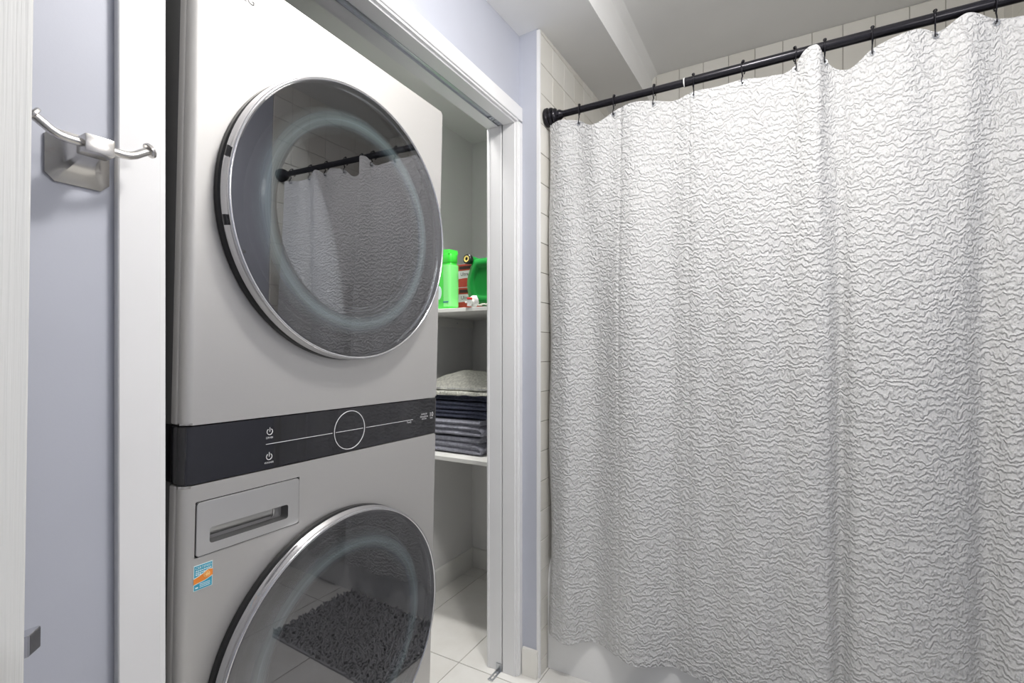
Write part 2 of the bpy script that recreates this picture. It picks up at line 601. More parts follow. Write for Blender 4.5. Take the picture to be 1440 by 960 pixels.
tube(bm, [(XR0 - .064, .057, ZH + .010), (XR0 - .064, .057, ZH - .004)], .004, 8)
box(bm, XR0 - .045, XR0 - .004, .0485, .0655, ZH + .002, ZH + .006, .001)
tube(bm, [(XR0 - .022, .057, ZH + .007), (XR0 - .022, .057, ZH - .001)], .005, 8)
obj('track_pivot', bm, M_ZINC, trim)
# casing with a small step at its inner edge
for nm, x0, x1 in (('casing_left', .3394, .4025), ('casing_right', 1.566, 1.5965)):
    inner = (x1 - .009, x1) if nm == 'casing_left' else (x0, x0 + .009)
    face = (x0, x1 - .007) if nm == 'casing_left' else (x0 + .007, x1)
    bm = BM(); box(bm, *face, -.015, .0, 0, ZH + .006, .0015); box(bm, *inner, -.010, .0, 0, ZH + .006, .001)
    obj(nm, bm, M_TRIM, trim)
bm = BM(); box(bm, .3394, 1.5965, -.015, 0, ZH + .013, ZH + .0645, .0015); box(bm, .3394 + .05, 1.575, -.010, 0, ZH + .006, ZH + .015, .001)
obj('casing_head', bm, M_TRIM, trim)
# bracket at the foot of the jamb
br = thing('door_bracket', 'slotted zinc pivot bracket on the floor tile at the foot of the white jamb', 'bracket', (XR0, .067, 0))
bm = BM(); box(bm, -.003, 0, -.014, .010, 0, .030, .0006); obj('jamb_plate', bm, M_ZINC, br)
bm = BM()
box(bm, -.062, -.003, -.011, -.004, 0.0, .003, .0005); box(bm, -.062, -.003, .004, .010, 0.0, .003, .0005)
box(bm, -.062, -.052, -.004, .004, 0.0, .003, .0005); box(bm, -.018, -.003, -.004, .004, 0.0, .003, .0005)
box(bm, -.062, -.060, -.011, .010, .003, .006)
obj('slotted_foot', bm, M_ZINC, br)
bm = BM(); tube(bm, [(-.012, 0, .003), (-.012, 0, .008)], .006, 10); obj('bolt', bm, M_ZINC, br)

# baseboards
bm = BM(); prism(bm, [(XR, 0), (XR - .012, 0), (XR - .012, .092), (XR - .009, .099), (XR, .1)], lambda x, z: (x, -.018, z), lambda x, z: (x, YT - .003, z))
struct('baseboard_return', bm, M_CREAM, smooth=50)
bm = BM(); prism(bm, [(.65, 0), (.638, 0), (.638, .098), (.642, .104), (.65, .105)], lambda y, z: (.3, y, z), lambda y, z: (2.25, y, z))
struct('baseboard_closet_back', bm, M_SHELF, smooth=50)
bm = BM(); prism(bm, [(2.25, 0), (2.238, 0), (2.238, .098), (2.242, .104), (2.25, .105)], lambda x, z: (x, .104, z), lambda x, z: (x, .65, z))
struct('baseboard_closet_side', bm, M_SHELF, smooth=50)
bm = BM(); prism(bm, [(YF, 0), (YF + .012, 0), (YF + .012, .092), (YF + .009, .099), (YF, .1)], lambda y, z: (XW, y, z), lambda y, z: (1.6, y, z))
struct('baseboard_far', bm, M_CREAM, smooth=50)
bm = BM(); prism(bm, [(0, 0), (-.012, 0), (-.012, .092), (-.009, .099), (0, .1)], lambda y, z: (XW, y, z), lambda y, z: (.339, y, z))
struct('baseboard_closet_wall', bm, M_CREAM, smooth=50)

# ================================================================== OPEN DOOR
dr = bpy.data.objects.new('door_1', None); COL.objects.link(dr); dr['kind'] = 'structure'
dr.location = (.1755, -.24, .912); dr.rotation_euler = (0, radians(.62), 0)
bm = BM(); box(bm, -.765, 0, 0, .035, -.897, 1.108, .0015); obj('door_leaf', bm, M_DOOR, dr)
bm = BM(); box(bm, 0, .0012, .006, .029, -.030, .026, .0004); obj('latch_plate', bm, M_ZINC, dr)
bm = BM(); prism(bm, [(-.002, .026), (.0185, .026), (.0185, .023), (.006, .010), (-.002, .010)], lambda x, y: (x, y, -.0115), lambda x, y: (x, y, .0095))
bmesh.ops.bevel(bm, geom=bm.edges[:], offset=.0008, segments=2, affect='EDGES')
obj('latch_bolt', bm, M_CHROME, dr)
bm = BM()
M = axis((-.06, 0, 0), (0, -1, 0))
lathe(bm, [(.032, 0), (.032, .006), (.013, .010), (.011, .030), (.024, .036), (.027, .050), (.020, .060), (0, .062)], M, 24)
obj('door_knob', bm, M_NICKEL, dr)

# ================================================================== STACKED WASHER DRYER
W = .686
TD = .56
tower = thing('washer_dryer_tower', 'tall brushed graphite steel washer and dryer tower standing in the closet opening', 'washing machine', (.43016, .03363, 0), (.01944, .0112, 0))


def profile_u(inset, r, depth, n=6):
    """open outline of the front: left side back -> front -> right side back"""
    pts = [(inset, depth)]
    for k in range(n + 1):
        a = pi + (pi / 2) * k / n
        pts.append((inset + r + r * cos(a), r + r * sin(a)))
    for k in range(n + 1):
        a = 1.5 * pi + (pi / 2) * k / n
        pts.append((W - inset - r + r * cos(a), r + r * sin(a)))
    pts.append((W - inset, depth))
    return pts


def front_panel(name, z0, z1, m, dep=.036, yoff=0., label=None, topr=.004):
    bm = BM(); prof = [(x, y + yoff) for x, y in profile_u(0, .014, dep)]
    prism(bm, prof, lambda x, y: (x, y, z0), lambda x, y: (x, y, z1))
    es = [e for e in bm.edges if abs(e.verts[0].co.z - e.verts[1].co.z) < 1e-6]
    bmesh.ops.bevel(bm, geom=es, offset=topr, segments=2, affect='EDGES')
    return obj(name, bm, m, tower, label=label)


ZP0, ZP1 = .9674, 1.0666
front_panel('dryer_front', ZP1 + .0022, 1.890, M_STEEL, .019)
wf = front_panel('washer_front', .035, ZP0 - .0022, M_STEEL, .019)
cp = front_panel('control_panel', ZP0, ZP1, M_BLACKGLOSS, .021, .0005, label='glossy black glass control strip with white markings', topr=.0012)
for nm, z0, z1, m_ in (('dryer_front_frame', ZP1 + .0022, 1.888, M_STEEL), ('washer_front_frame', .035, ZP0 - .0022, M_STEEL), ('panel_frame', ZP0, ZP1, M_BLACKGLOSS)):
    for x in (0, W - .012):
        bm = BM(); box(bm, x, x + .012, .0235, .043, z0, z1, .0035, 3); obj(nm, bm, m_, tower)
# opening for the detergent drawer
bm = BM(); bm.from_mesh(wf.data)
for co, no in (((.0216, 0, 0), (1, 0, 0)), ((.2268, 0, 0), (1, 0, 0)), ((0, 0, .8394), (0, 0, 1)), ((0, 0, .9361), (0, 0, 1))):
    bmesh.ops.bisect_plane(bm, geom=bm.verts[:] + bm.edges[:] + bm.faces[:], plane_co=co, plane_no=no, dist=1e-6)
cut = [f for f in bm.faces if .0216 < f.calc_center_median().x < .2268 and .8394 < f.calc_center_median().z < .9361 and f.calc_center_median().y < .005]
bmesh.ops.delete(bm, geom=cut, context='FACES')
bm.to_mesh(wf.data); bm.free()
wf.data.shade_smooth(); wf.data.set_sharp_from_angle(angle=radians(35))
for nm, z0, z1 in (('dryer_cabinet', ZP1, 1.888), ('washer_cabinet', .035, ZP0)):
    bm = BM(); box(bm, .003, W - .003, .046, TD, z0, z1, .004, 2); obj(nm, bm, M_CAB, tower, label='dark grey painted cabinet side')
bm = BM(); box(bm, .006, W - .006, .026, .06, .04, 1.884); box(bm, .006, W - .006, .03, TD - .01, ZP0 - .01, ZP1 + .01); obj('inner_frame', bm, M_BLACKPL, tower)
for x in (.05, W - .05):
    for y in (.06, TD - .06):
        bm = BM(); lathe(bm, [(.022, .008), (.024, .012), (.014, .02), (.012, .036)], Matrix.Translation((x, y, 0)), 16); obj('levelling_foot', bm, M_BLACKPL, tower)


def door(name, zc, R=.302):
    base = BM()
    M = axis((0, 0, 0), (0, -1, 0))
    # black gasket ring that stands off the steel front
    lathe(base, [(R - .012, 0), (R + .002, .002), (R + .001, .010), (R - .010, .016), (R - .02, .016), (R - .05, .004)], M, 96, False, False)
    lathe(base, [(R - .04, .0035), (0, .0015)], M, 96, False, False)
    d = obj(name, base, M_BLACKPL, tower, label='round door with dark glass')
    d.location = (W / 2, 0, zc)
    rim = BM()
    lathe(rim, [(R - .015, .014), (R - .005, .015), (R + .001, .020), (R, .024), (R - .002, .030), (R - .003, .0325), (R - .0015, .035), (R - .001, .038), (R - .003, .0405), (R - .006, .0405), (R - .0075, .038)], M, 128, False, False)
    obj('door_rim', rim, M_CHROME, d, label='bright chrome rim', smooth=60)
    gl = BM()
    lathe(gl, [(R - .0065, .0385), (R - .009, .0395), (0, .0395)], M, 128, False, False)
    obj('door_glass', gl, M_GLASS, d, label='dark mirror-like glass pane', smooth=None, normals=False)
    bw = BM()
    prof = []
    for k in range(17):
        a = pi * k / 16
        prof.append((.222 - .031 * cos(a), .012 + .020 * sin(a)))
    lathe(bw, prof, M, 128, False, False)
    fb = BM(); lathe(fb, [(.208, .0375), (0, .0375)], M, 96, False, False)
    obj('bowl_front', fb, M_INGLASS, d, smooth=None, normals=False)
    obj('glass_bowl', bw, M_BOWL, d, label='pale green glass bowl ring behind the pane', smooth=60)
    # thin white arcs shaped as the light glints on the bowl glass
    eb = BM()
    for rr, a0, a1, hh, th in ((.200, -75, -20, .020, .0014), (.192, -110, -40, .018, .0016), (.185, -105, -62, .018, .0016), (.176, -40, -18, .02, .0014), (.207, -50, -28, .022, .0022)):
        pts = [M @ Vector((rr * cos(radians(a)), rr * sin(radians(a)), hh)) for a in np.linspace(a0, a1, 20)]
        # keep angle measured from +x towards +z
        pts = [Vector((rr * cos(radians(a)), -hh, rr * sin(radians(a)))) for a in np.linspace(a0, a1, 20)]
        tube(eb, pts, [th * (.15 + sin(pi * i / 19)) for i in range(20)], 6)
    obj('bowl_glint', eb, M_PRINT_GLINT, d)
    # hinge slots on the left of the rim
    for a in (168, 191):
        hb = BM()
        c_ = Vector((R * cos(radians(a)), 0, R * sin(radians(a))))
        t_ = Vector((-sin(radians(a)), 0, cos(radians(a))))
        pts = [c_ * 1.0005 + t_ * s_ + Vector((0, -.026, 0)) for s_ in (-.009, 0, .009)]
        tube(hb, pts, .0034, 6)
        obj('rim_slot', hb, M_BLACKPL, d)
    return d


door('dryer_door', 1.482)
door('washer_door', .537)

# detergent drawer
dw = BM()
Z0, Z1, X0, X1 = .841, .9345, .0232, .2252
hx0, hx1, hz0, hz1 = .0455, .2000, .8585, .8865
outer = rrect(X0, X1, Z0, Z1, .006, 4)
inner = rrect(hx0, hx1, hz0, hz1, .005, 4)
YO = -.0022
vo = [dw.verts.new((x, YO, z)) for x, z in outer]; vi = [dw.verts.new((x, YO, z)) for x, z in inner]
vb = [dw.verts.new((x, .004, z)) for x, z in outer]
n = len(outer)
for k in range(n):
    k2 = (k + 1) % n
    dw.faces.new((vo[k], vo[k2], vi[k2], vi[k])); dw.faces.new((vo[k], vb[k], vb[k2], vo[k2]))
es = [e for e in dw.edges if e.verts[0] in vo and e.verts[1] in vo]
bmesh.ops.bevel(dw, geom=es, offset=.0008, segments=2, affect='EDGES')
drawer = obj('detergent_drawer', dw, M_DRAWER, tower, smooth=30)
# scooped handle recess
hb = BM()
rows = []
for (y, g_) in ((YO, 0), (.004, .0003), (.0235, .0008)):
    rows.append([hb.verts.new((x + g_ * (1 if x < .12 else -1), y, z + g_ * (1 if z < .872 else -1))) for x, z in inner])
for a, b in zip(rows, rows[1:]):
    for k in range(n):
        hb.faces.new((a[k], a[(k + 1) % n], b[(k + 1) % n], b[k]))
hb.faces.new(rows[-1])
obj('handle_recess', hb, mat('recess_grey', (.16, .16, .16), .35, .5), drawer, smooth=30)
hb = BM()
prof = [(.0035, hz1 - .0006)] + [(.0165 - .0130 * cos(t_), hz1 - .0006 - .0190 * sin(t_)) for t_ in np.linspace(.08, pi / 2, 9)] + [(.0225, hz1 - .0198), (.0225, hz1 - .0006)]
prism(hb, prof, lambda y, z: (hx0 + .001, y, z), lambda y, z: (hx1 - .030, y, z))
obj('handle_lip', hb, mat('lip_grey_steel', (.42, .42, .42), .3, .95), drawer, smooth=70)
hb = BM(); tube(hb, [(hx1 - .030 + .004 * sin(t_), .0165 - .0140 * cos(t_), hz1 - .001 - .0195 * sin(t_)) for t_ in np.linspace(.05, pi / 2, 9)], .0017, 8)
obj('lip_rib', hb, M_DRAWER, drawer, smooth=70)
jb = BM()
ro = rrect(X0 - .0020, X1 + .0020, Z0 - .0020, Z1 + .0020, .0075, 4); ri = rrect(X0 + .001, X1 - .001, Z0 + .001, Z1 - .001, .005, 4)
vo = [jb.verts.new((x, .0022, z)) for x, z in ro]; vi = [jb.verts.new((x, .0022, z)) for x, z in ri]
for k in range(n): jb.faces.new((vo[k], vo[(k + 1) % n], vi[(k + 1) % n], vi[k]))
obj('drawer_joint', jb, M_BLACKPL, drawer, smooth=None)
# drum cavity face of the front is steel; the drawer joint sits a hair proud of it

# markings on the control strip
YM = -.0004


def mark(bm, x0, x1, z0, z1): box(bm, x0, x1, YM - .0002, YM + .002, z0, z1)


bm = BM()
tube(bm, [(.3585 + .0448 * cos(a), YM, 1.0163 + .0440 * sin(a)) for a in np.linspace(0, 2 * pi, 73)], .0009, 6, False)
obj('dial_ring', bm, M_PRINT_GLINT, cp)
bm = BM(); mark(bm, .1496, .3085, 1.0150, 1.0159); mark(bm, .318, .399, 1.0150, 1.0159); mark(bm, .4085, .577, 1.0150, 1.0159); obj('centre_line', bm, M_PRINT_GLINT, cp)
for zc in (1.0393, .9906):
    bm = BM()
    r = .0058
    tube(bm, [(.1567 + r * cos(a), YM, zc + r * sin(a)) for a in np.linspace(radians(122), radians(418), 30)], .0008, 6)
    tube(bm, [(.1567, YM, zc), (.1567, YM, zc + .0085)], .0008, 6)
    obj('power_symbol', bm, M_PRINT_GLINT, cp)
text_obj('lettering', 'DRYER', .0052, M_PRINT_GLINT, cp, (.1567, YM, 1.0275), stretch=.95)
text_obj('lettering', 'WASHER', .0052, M_PRINT_GLINT, cp, (.1567, YM, .9790), stretch=.95)
text_obj('lettering', '10', .018, M_PRINT_GLINT, cp, (.6555, YM, 1.0215))
text_obj('lettering', 'YEAR', .005, M_PRINT_GLINT, cp, (.6555, YM, 1.0115))
text_obj('lettering', 'INVERTER', .0058, M_PRINT_GLINT, cp, (.624, YM, 1.0255))
text_obj('lettering', 'DirectDrive', .0070, M_PRINT_GLINT, cp, (.624, YM, 1.0188))
text_obj('lettering', 'MOTOR', .0055, M_PRINT_GLINT, cp, (.624, YM, 1.0122))
text_obj('lettering', 'ThinQ', .0066, M_PRINT_GLINT, cp, (.562, YM, 1.0098))
text_obj('lettering', 'LG', .022, M_DARKPRINT, tower, (.0940, -.0006, 1.8455))

# certification sticker
SX0, SX1, SZ0, SZ1 = .0208, .0525, .7828, .8262
bm = BM(); box(bm, SX0, SX1, -.0006, .001, SZ0, SZ1); st = obj('certification_sticker', bm, M_SPALE, tower, label='small teal and orange certification sticker')
bm = BM(); box(bm, SX0 + .0010, SX1 - .0010, -.0009, 0, SZ0 + .001, SZ1 - .001); obj('teal_field', bm, M_STEAL, st)
top = [(SX0, .8040), (SX0 + .008, .8062), (SX0 + .016, .8095), (SX0 + .022, .8130), (SX0 + .027, .8135), (SX1, .8118)]
bot = [(SX1, .8018), (SX0 + .026, .7995), (SX0 + .018, .7970), (SX0 + .010, .7960), (SX0, .7945)]


def flat(pts, dz, y, m, name, grow=0):
    b = BM(); prism(b, [(x, z + dz) for x, z in pts], lambda x, z: (x, y, z), lambda x, z: (x, y + .0004, z)); return obj(name, b, m, st, smooth=None)


flat([(x, z + .0012) for x, z in top] + [(x, z - .0012) for x, z in bot], 0, -.0011, M_SPALE, 'pale_wave')
flat(top + bot, 0, -.0013, M_SORANGE, 'orange_wave')
bm = BM(); lathe(bm, [(0, 0), (.0055, 0), (.0055, .0003), (0, .0003)], axis((.0425, -.0014, .8062), (0, -1, 0)), 24); obj('emblem', bm, M_STAN, st)
bm = BM(); tube(bm, [(.0425 + .0036 * cos(a), -.0018, .8062 + .0036 * sin(a)) for a in np.linspace(.6, 5.7, 20)], .0006, 5); obj('emblem_mark', bm, M_SORANGE, st)
text_obj('lettering', 'CERTIFIED', .0062, M_SPALE, st, ((SX0 + SX1) / 2, -.0012, .8210), stretch=.95)
bm = BM()
for z, x1 in ((.8163, .0500), (.8128, .0405), (.8098, .0330)):
    x = SX0 + .003
    while x < x1:
        w_ = random.uniform(.002, .004); box(bm, x, min(x + w_, x1), -.0012, -.0008, z - .0008, z + .0009); x += w_ + .0008
obj('small_print', bm, M_SPALE, st, 'stuff')
bm = BM(); box(bm, SX0 + .003, SX0 + .0075, -.0012, -.0008, .7865, .7890)
for z in (.7925, .7898, .7870): box(bm, SX0 + .010, SX1 - .004, -.0012, -.0008, z - .0005, z + .0004)
obj('small_print', bm, M_SPALE, st, 'stuff')

# ================================================================== ROBE HOOK
rh = thing('robe_hook', 'double robe hook of brushed nickel on the blue wall left of the casing', 'hook', (.297, 0, 1.462))
hw = .0358


def octo(h, c):
    return [(-h + c, -h), (h - c, -h), (h, -h + c), (h, h - c), (h - c, h), (-h + c, h), (-h, h - c), (-h, -h + c)]


bm = BM()
levels = [(hw, 0, .0), (hw, .004, 0), (hw * .90, .0065, 0), (hw * .66, .012, .002), (hw * .46, .022, .004), (hw * .36, .034, .006), (hw * .33, .046, .008)]
rings = []
for h, y, dz in levels:
    rings.append([bm.verts.new((x, -y, z + dz)) for x, z in octo(h, h * .28)])
for a, b in zip(rings, rings[1:]):
    for k in range(8): bm.faces.new((a[k], a[(k + 1) % 8], b[(k + 1) % 8], b[k]))
bm.faces.new(rings[0][::-1]); bm.faces.new(rings[-1])
obj('base_plate', bm, M_NICKEL, rh, smooth=25)
bm = BM(); box(bm, -.0165, .0165, -.072, -.044, -.004, .019, .002, 2); obj('block', bm, M_NICKEL, rh)
bm = BM()
zb = .0085; yb = -.058
pts = [(-.062, yb, zb + .016), (-.054, yb, zb + .0105), (-.046, yb, zb + .0045), (-.038, yb, zb + .001), (-.030, yb, zb), (0, yb, zb), (.030, yb, zb), (.038, yb, zb + .001), (.046, yb, zb + .0045), (.054, yb, zb + .0105), (.062, yb, zb + .016)]
tube(bm, pts, .0056, 14); obj('bar', bm, M_NICKEL, rh, smooth=60)
for s_ in (-1, 1):
    bm = BM(); lathe(bm, [(.0085, -.001), (.0105, 0), (.0108, .003), (.009, .0048), (0, .0052)], axis((s_ * .062, yb, zb + .016), (s_ * .82, 0, .57)), 24)
    obj('end_disc', bm, M_NICKEL, rh)

# towel bar on the far wall (seen in the dryer glass)
tb = thing('towel_bar', 'short towel bar on the blue far wall, seen reflected in the dryer glass', 'towel bar', (1.33, YF, 1.62))
bm = BM(); tube(bm, [(-.11, .055, 0), (.11, .055, 0)], .007, 10); obj('bar', bm, M_NICKEL, tb)
for x in (-.09, .09):
    bm = BM(); box(bm, x - .022, x + .022, 0, .006, -.022, .022, .002); box(bm, x - .01, x + .01, .004, .062, -.01, .01, .002); obj('post', bm, M_NICKEL, tb)

# ================================================================== TUB
XA = 1.668
YN = YT - .0075          # tile face
tub = thing('bathtub', 'white bathtub with a smooth apron behind the lower edge of the curtain', 'bathtub', (XA, YN, 0))
L = YN - (YF + .0075)
bm = BM()
prism(bm, [(0, 0), (.0, .33), (.012, .385), (.02, .402), (.035, .405), (.05, .40), (.05, 0)], lambda x, z: (x, -.001, z), lambda x, z: (x, -L + .001, z))
obj('apron', bm, M_TUB, tub, smooth=60)
bm = BM()
WX = XB - .0075 - XA
o_ = rrect(.035, WX, -L + .001, -.001, .004, 4); i_ = rrect(.085, WX - .06, -L + .09, -.08, .12, 4); b_ = rrect(.15, WX - .12, -L + .22, -.16, .12, 4)
v0 = [bm.verts.new((x, y, .404)) for x, y in o_]; v1 = [bm.verts.new((x, y, .402)) for x, y in i_]; v2 = [bm.verts.new((x, y, .10)) for x, y in b_]
n = len(v0)
for a, b in ((v0, v1), (v1, v2)):
    for k in range(n): bm.faces.new((a[k], a[(k + 1) % n], b[(k + 1) % n], b[k]))
bm.faces.new(v2)
obj('basin', bm, M_TUB, tub, smooth=60)

# ================================================================== CURTAIN ROD, RINGS, CURTAIN
RX, RZ = 1.652, 2.064
rod = thing('curtain_rod', 'black shower curtain rod with stepped end cap on the tiled wall', 'curtain rod', (RX, YN, RZ))
YJ = -(.785 - .287) + 0.0     # joint of the two tubes, relative
bm = BM(); tube(bm, [(0, -.04, 0), (0, YJ, 0)], .0118, 24); obj('inner_tube', bm, M_BRONZE, rod, smooth=60)
bm = BM(); tube(bm, [(0, YJ, 0), (0, -L + .04, 0)], .0136, 24); obj('outer_tube', bm, M_BRONZE, rod, smooth=60)
bm = BM(); tube(bm, [(0, YJ - .0005, 0), (0, YJ + .003, 0)], .0140, 24); obj('joint_ring', bm, M_WHITEPL, rod, label='white ring at the joint')
capp = [(.0300, 0), (.0335, .004), (.0335, .012), (.030, .016), (.0275, .018), (.0310, .022), (.0318, .026), (.0295, .031), (.0245, .033), (.0255, .036), (.0265, .040), (.0240, .045), (.0180, .048), (.0170, .052), (.0185, .056), (.0165, .062), (.0135, .066), (.0120, .072)]
for y, d in ((0, -1), (-L, 1)):
    bm = BM(); lathe(bm, capp, axis((0, y, 0), (0, d, 0)), 40); obj('end_cap', bm, M_BRONZE, rod, smooth=40)


def crom(tab):
    xs = np.array([a for a, _ in tab]); ys = np.array([b for _, b in tab])
    if xs[0] > xs[-1]: xs, ys = xs[::-1], ys[::-1]
    m = np.gradient(ys, xs)
    def f(x):
        x = np.asarray(x); i = np.clip(np.searchsorted(xs, x) - 1, 0, len(xs) - 2)
        h = xs[i + 1] - xs[i]; t = np.clip((x - xs[i]) / h, 0, 1)
        return ((2 * t ** 3 - 3 * t ** 2 + 1) * ys[i] + (t ** 3 - 2 * t ** 2 + t) * h * m[i] + (-2 * t ** 3 + 3 * t ** 2) * ys[i + 1] + (t ** 3 - t ** 2) * h * m[i + 1])
    return f


fold = crom([(.768, -.004), (.755, .018), (.72, .040), (.667, .050), (.63, .012), (.605, -.004), (.555, .004), (.505, .034), (.47, .050), (.42, .052), (.365, .018), (.327, -.004), (.28, .008), (.2355, .020), (.19, .012), (.12, .036), (.06, .036), (.005, .020), (-.025, .034), (-.06, .046), (-.10, .036), (-.140, -.006), (-.158, .024), (-.20, .044), (-.27, .052), (-.33, .046), (-.39, .022), (-.452, -.006), (-.472, .024), (-.51, .040), (-.55, .044), (-.61, .036), (-.655, .034)])
ftop = crom([(.768, .0), (.72, .016), (.65, .004), (.58, .018), (.521, .004), (.45, .014), (.384, .004), (.32, -.006), (.259, .004), (.19, .010), (.114, .004), (.05, .008), (-.023, .006), (-.06, .030), (-.085, .028), (-.0973, .006), (-.15, -.010), (-.2076, .004), (-.27, .018), (-.34, .006), (-.40, .022), (-.4565, .004), (-.53, .014), (-.60, .004), (-.655, .006)])
ztop = crom([(.768, 2.034), (.72, 2.036), (.68, 2.030), (.65, 2.024), (.60, 1.992), (.57, 1.996), (.521, 2.026), (.46, 2.036), (.3838, 2.028), (.32, 2.016), (.2594, 2.026), (.19, 2.020), (.1143, 2.026), (.04, 2.014), (-.0231, 2.028), (-.045, 2.054), (-.06, 2.060), (-.08, 2.056), (-.0973, 2.028), (-.15, 1.988), (-.2076, 2.022), (-.26, 2.034), (-.32, 2.038), (-.3403, 2.026), (-.40, 2.046), (-.4565, 2.022), (-.52, 2.008), (-.60, 2.022), (-.655, 2.026)])
NU, NV = 520, 230
yd = np.linspace(.768, -.655, NU)
zb_ = .155
tt = np.linspace(0, 1, NV)                      # 0 top, 1 bottom
zt = ztop(yd); F = fold(yd); T = ftop(yd)
blend = np.clip(tt / .42, 0, 1); blend = blend * blend * (3 - 2 * blend)
Zg = zt[None, :] * (1 - tt[:, None]) + zb_ * tt[:, None]
amp = .72 + .30 * tt
Xg = RX - (T[None, :] * (1 - blend[:, None]) + F[None, :] * (blend * amp)[:, None])
cre = -.0035 * np.exp(-((yd - .496) / .005) ** 2) - .0025 * np.exp(-((yd - .272) / .005) ** 2)
Xg -= cre[None, :]
# gentle low frequency unevenness
rng = np.random.RandomState(3)
for _ in range(14):
    a, b, ph, am = rng.uniform(3, 22), rng.uniform(-7, 7), rng.uniform(0, 6.28), rng.uniform(.0004, .0014)
    Xg += am * np.sin(a * yd[None, :] * 1.5 + b * Zg + ph) * (.3 + tt[:, None])
Xg = np.minimum(Xg, np.where(Zg < .45, XA - .004, 9))
Yg = np.repeat((yd - D)[None, :], NV, 0)
# pull the near-wall edge slightly inwards lower down, as in the photo
Yg = Yg + (.004 * np.sin(Zg * 9) * np.exp(-((yd[None, :] - .768) / .03) ** 2))
du = np.r_[0, np.cumsum(np.hypot(np.diff(Xg[NV // 2]), np.diff(Yg[NV // 2])))]
verts = np.stack([Xg, Yg, Zg], -1).reshape(-1, 3)
idx = np.arange(NU * NV).reshape(NV, NU)
quads = np.stack([idx[:-1, :-1], idx[1:, :-1], idx[1:, 1:], idx[:-1, 1:]], -1).reshape(-1, 4)
me = bpy.data.meshes.new('shower_curtain')
me.vertices.add(len(verts)); me.vertices.foreach_set('co', verts.ravel().astype(np.float32))
me.loops.add(quads.size); me.loops.foreach_set('vertex_index', quads.ravel().astype(np.int32))
me.polygons.add(len(quads)); me.polygons.foreach_set('loop_start', np.arange(0, quads.size, 4).astype(np.int32))
me.update(calc_edges=True)
uvl = me.uv_layers.new(name='cloth')
uu = np.repeat(du[None, :], NV, 0).ravel(); vv = Zg.ravel()
uvl.data.foreach_set('uv', np.stack([uu, vv], -1)[quads.ravel()].ravel().astype(np.float32))
curtain = mobj('shower_curtain', me, M_CURT, smooth=None)
me.shade_smooth()
tag(curtain, 'long white puckered fabric shower curtain hanging from the black rod', 'curtain')

GY = [.65, .521, .3838, .2594, .1143, -.0231, -.0973, -.2076, -.3403, -.4565, -.60]
NTH = ['first', 'second', 'third', 'fourth', 'fifth', 'sixth', 'seventh', 'eighth', 'ninth', 'tenth', 'eleventh']
ring0 = None
for i, gy in enumerate(GY):
    rr = .0118 if gy > .287 else .0136
    gx = float(RX - ftop(gy)); gz = float(ztop(gy)) - .012
    r = thing('curtain_ring', f'black hook ring on the curtain rod, {NTH[i]} from the left end cap', 'curtain ring', (RX, gy - D, RZ), (0, 0, random.uniform(-.25, .25)), 'hook rings along the curtain rod')
    bm = BM()
    R_ = rr + .0042
    pts = [(R_ * cos(a), 0, R_ * sin(a)) for a in np.linspace(radians(-60), radians(205), 26)]
    pts += [(-.010, 0, -.022), (-.004, 0, -.030)]
    tube(bm, pts, .0019, 8); obj('ring_loop', bm, M_BRONZE, r, smooth=60)
    bm = BM(); lathe(bm, [(0, -.0045), (.0040, -.003), (.0052, 0), (.0040, .003), (0, .0045)], axis((0, 0, R_ + .0015), (0, 0, 1)), 12); obj('roller_bead', bm, M_BRONZE, r)
    bm = BM()
    dx, dz = gx - RX, gz - RZ
    pts = [(-.004, 0, -.024), (dx - .004, 0, -.032), (dx - .011, 0, dz + .009), (dx - .012, 0, dz + .002), (dx - .008, 0, dz - .003), (dx - .002, 0, dz - .001), (dx + .004, 0, dz + .004)]
    tube(bm, pts, .0017, 8); obj('hook', bm, M_BRONZE, r, smooth=60)
    bm = BM()
    tube(bm, [(gx - .0015, gy - D + .0055 * cos(a), gz + .0055 * sin(a)) for a in np.linspace(0, 2 * pi, 17)], .0016, 6, False)
    obj('grommet', bm, M_ZINC, curtain)

# ================================================================== SHELVES
XS = 1.682
sh1 = thing('closet_shelf', 'upper white closet shelf carrying the green cleaning bottles', 'shelf', (XS, .104, 1.359), group='white shelves in the closet')
bm = BM(); box(bm, 0, 2.25 - XS, 0, .546, 0, .016, .001); obj('board', bm, M_SHELF, sh1)
bm = BM(); box(bm, .06, 2.235 - XS, .528, .546, -.045, -.0005, .001); obj('cleat', bm, M_SHELF, sh1)
for x in (.22, .40):
    bm = BM(); lathe(bm, [(0, .0), (.004, .0), (.004, .001), (0, .0012)], axis((x, .528, -.022), (0, -1, 0)), 10); obj('screw_head', bm, M_ZINC, sh1)
sh2 = thing('closet_shelf', 'lower white closet shelf carrying the folded towels', 'shelf', (XS, .104, .722), group='white shelves in the closet')
bm = BM(); box(bm, 0, 2.25 - XS, 0, .546, 0, .018, .001); obj('board', bm, M_SHELF, sh2)
bm = BM(); box(bm, .06, 2.235 - XS, .528, .546, -.045, -.0005, .001); obj('cleat', bm, M_SHELF, sh2)

# towels --------------------------------------------------------------------


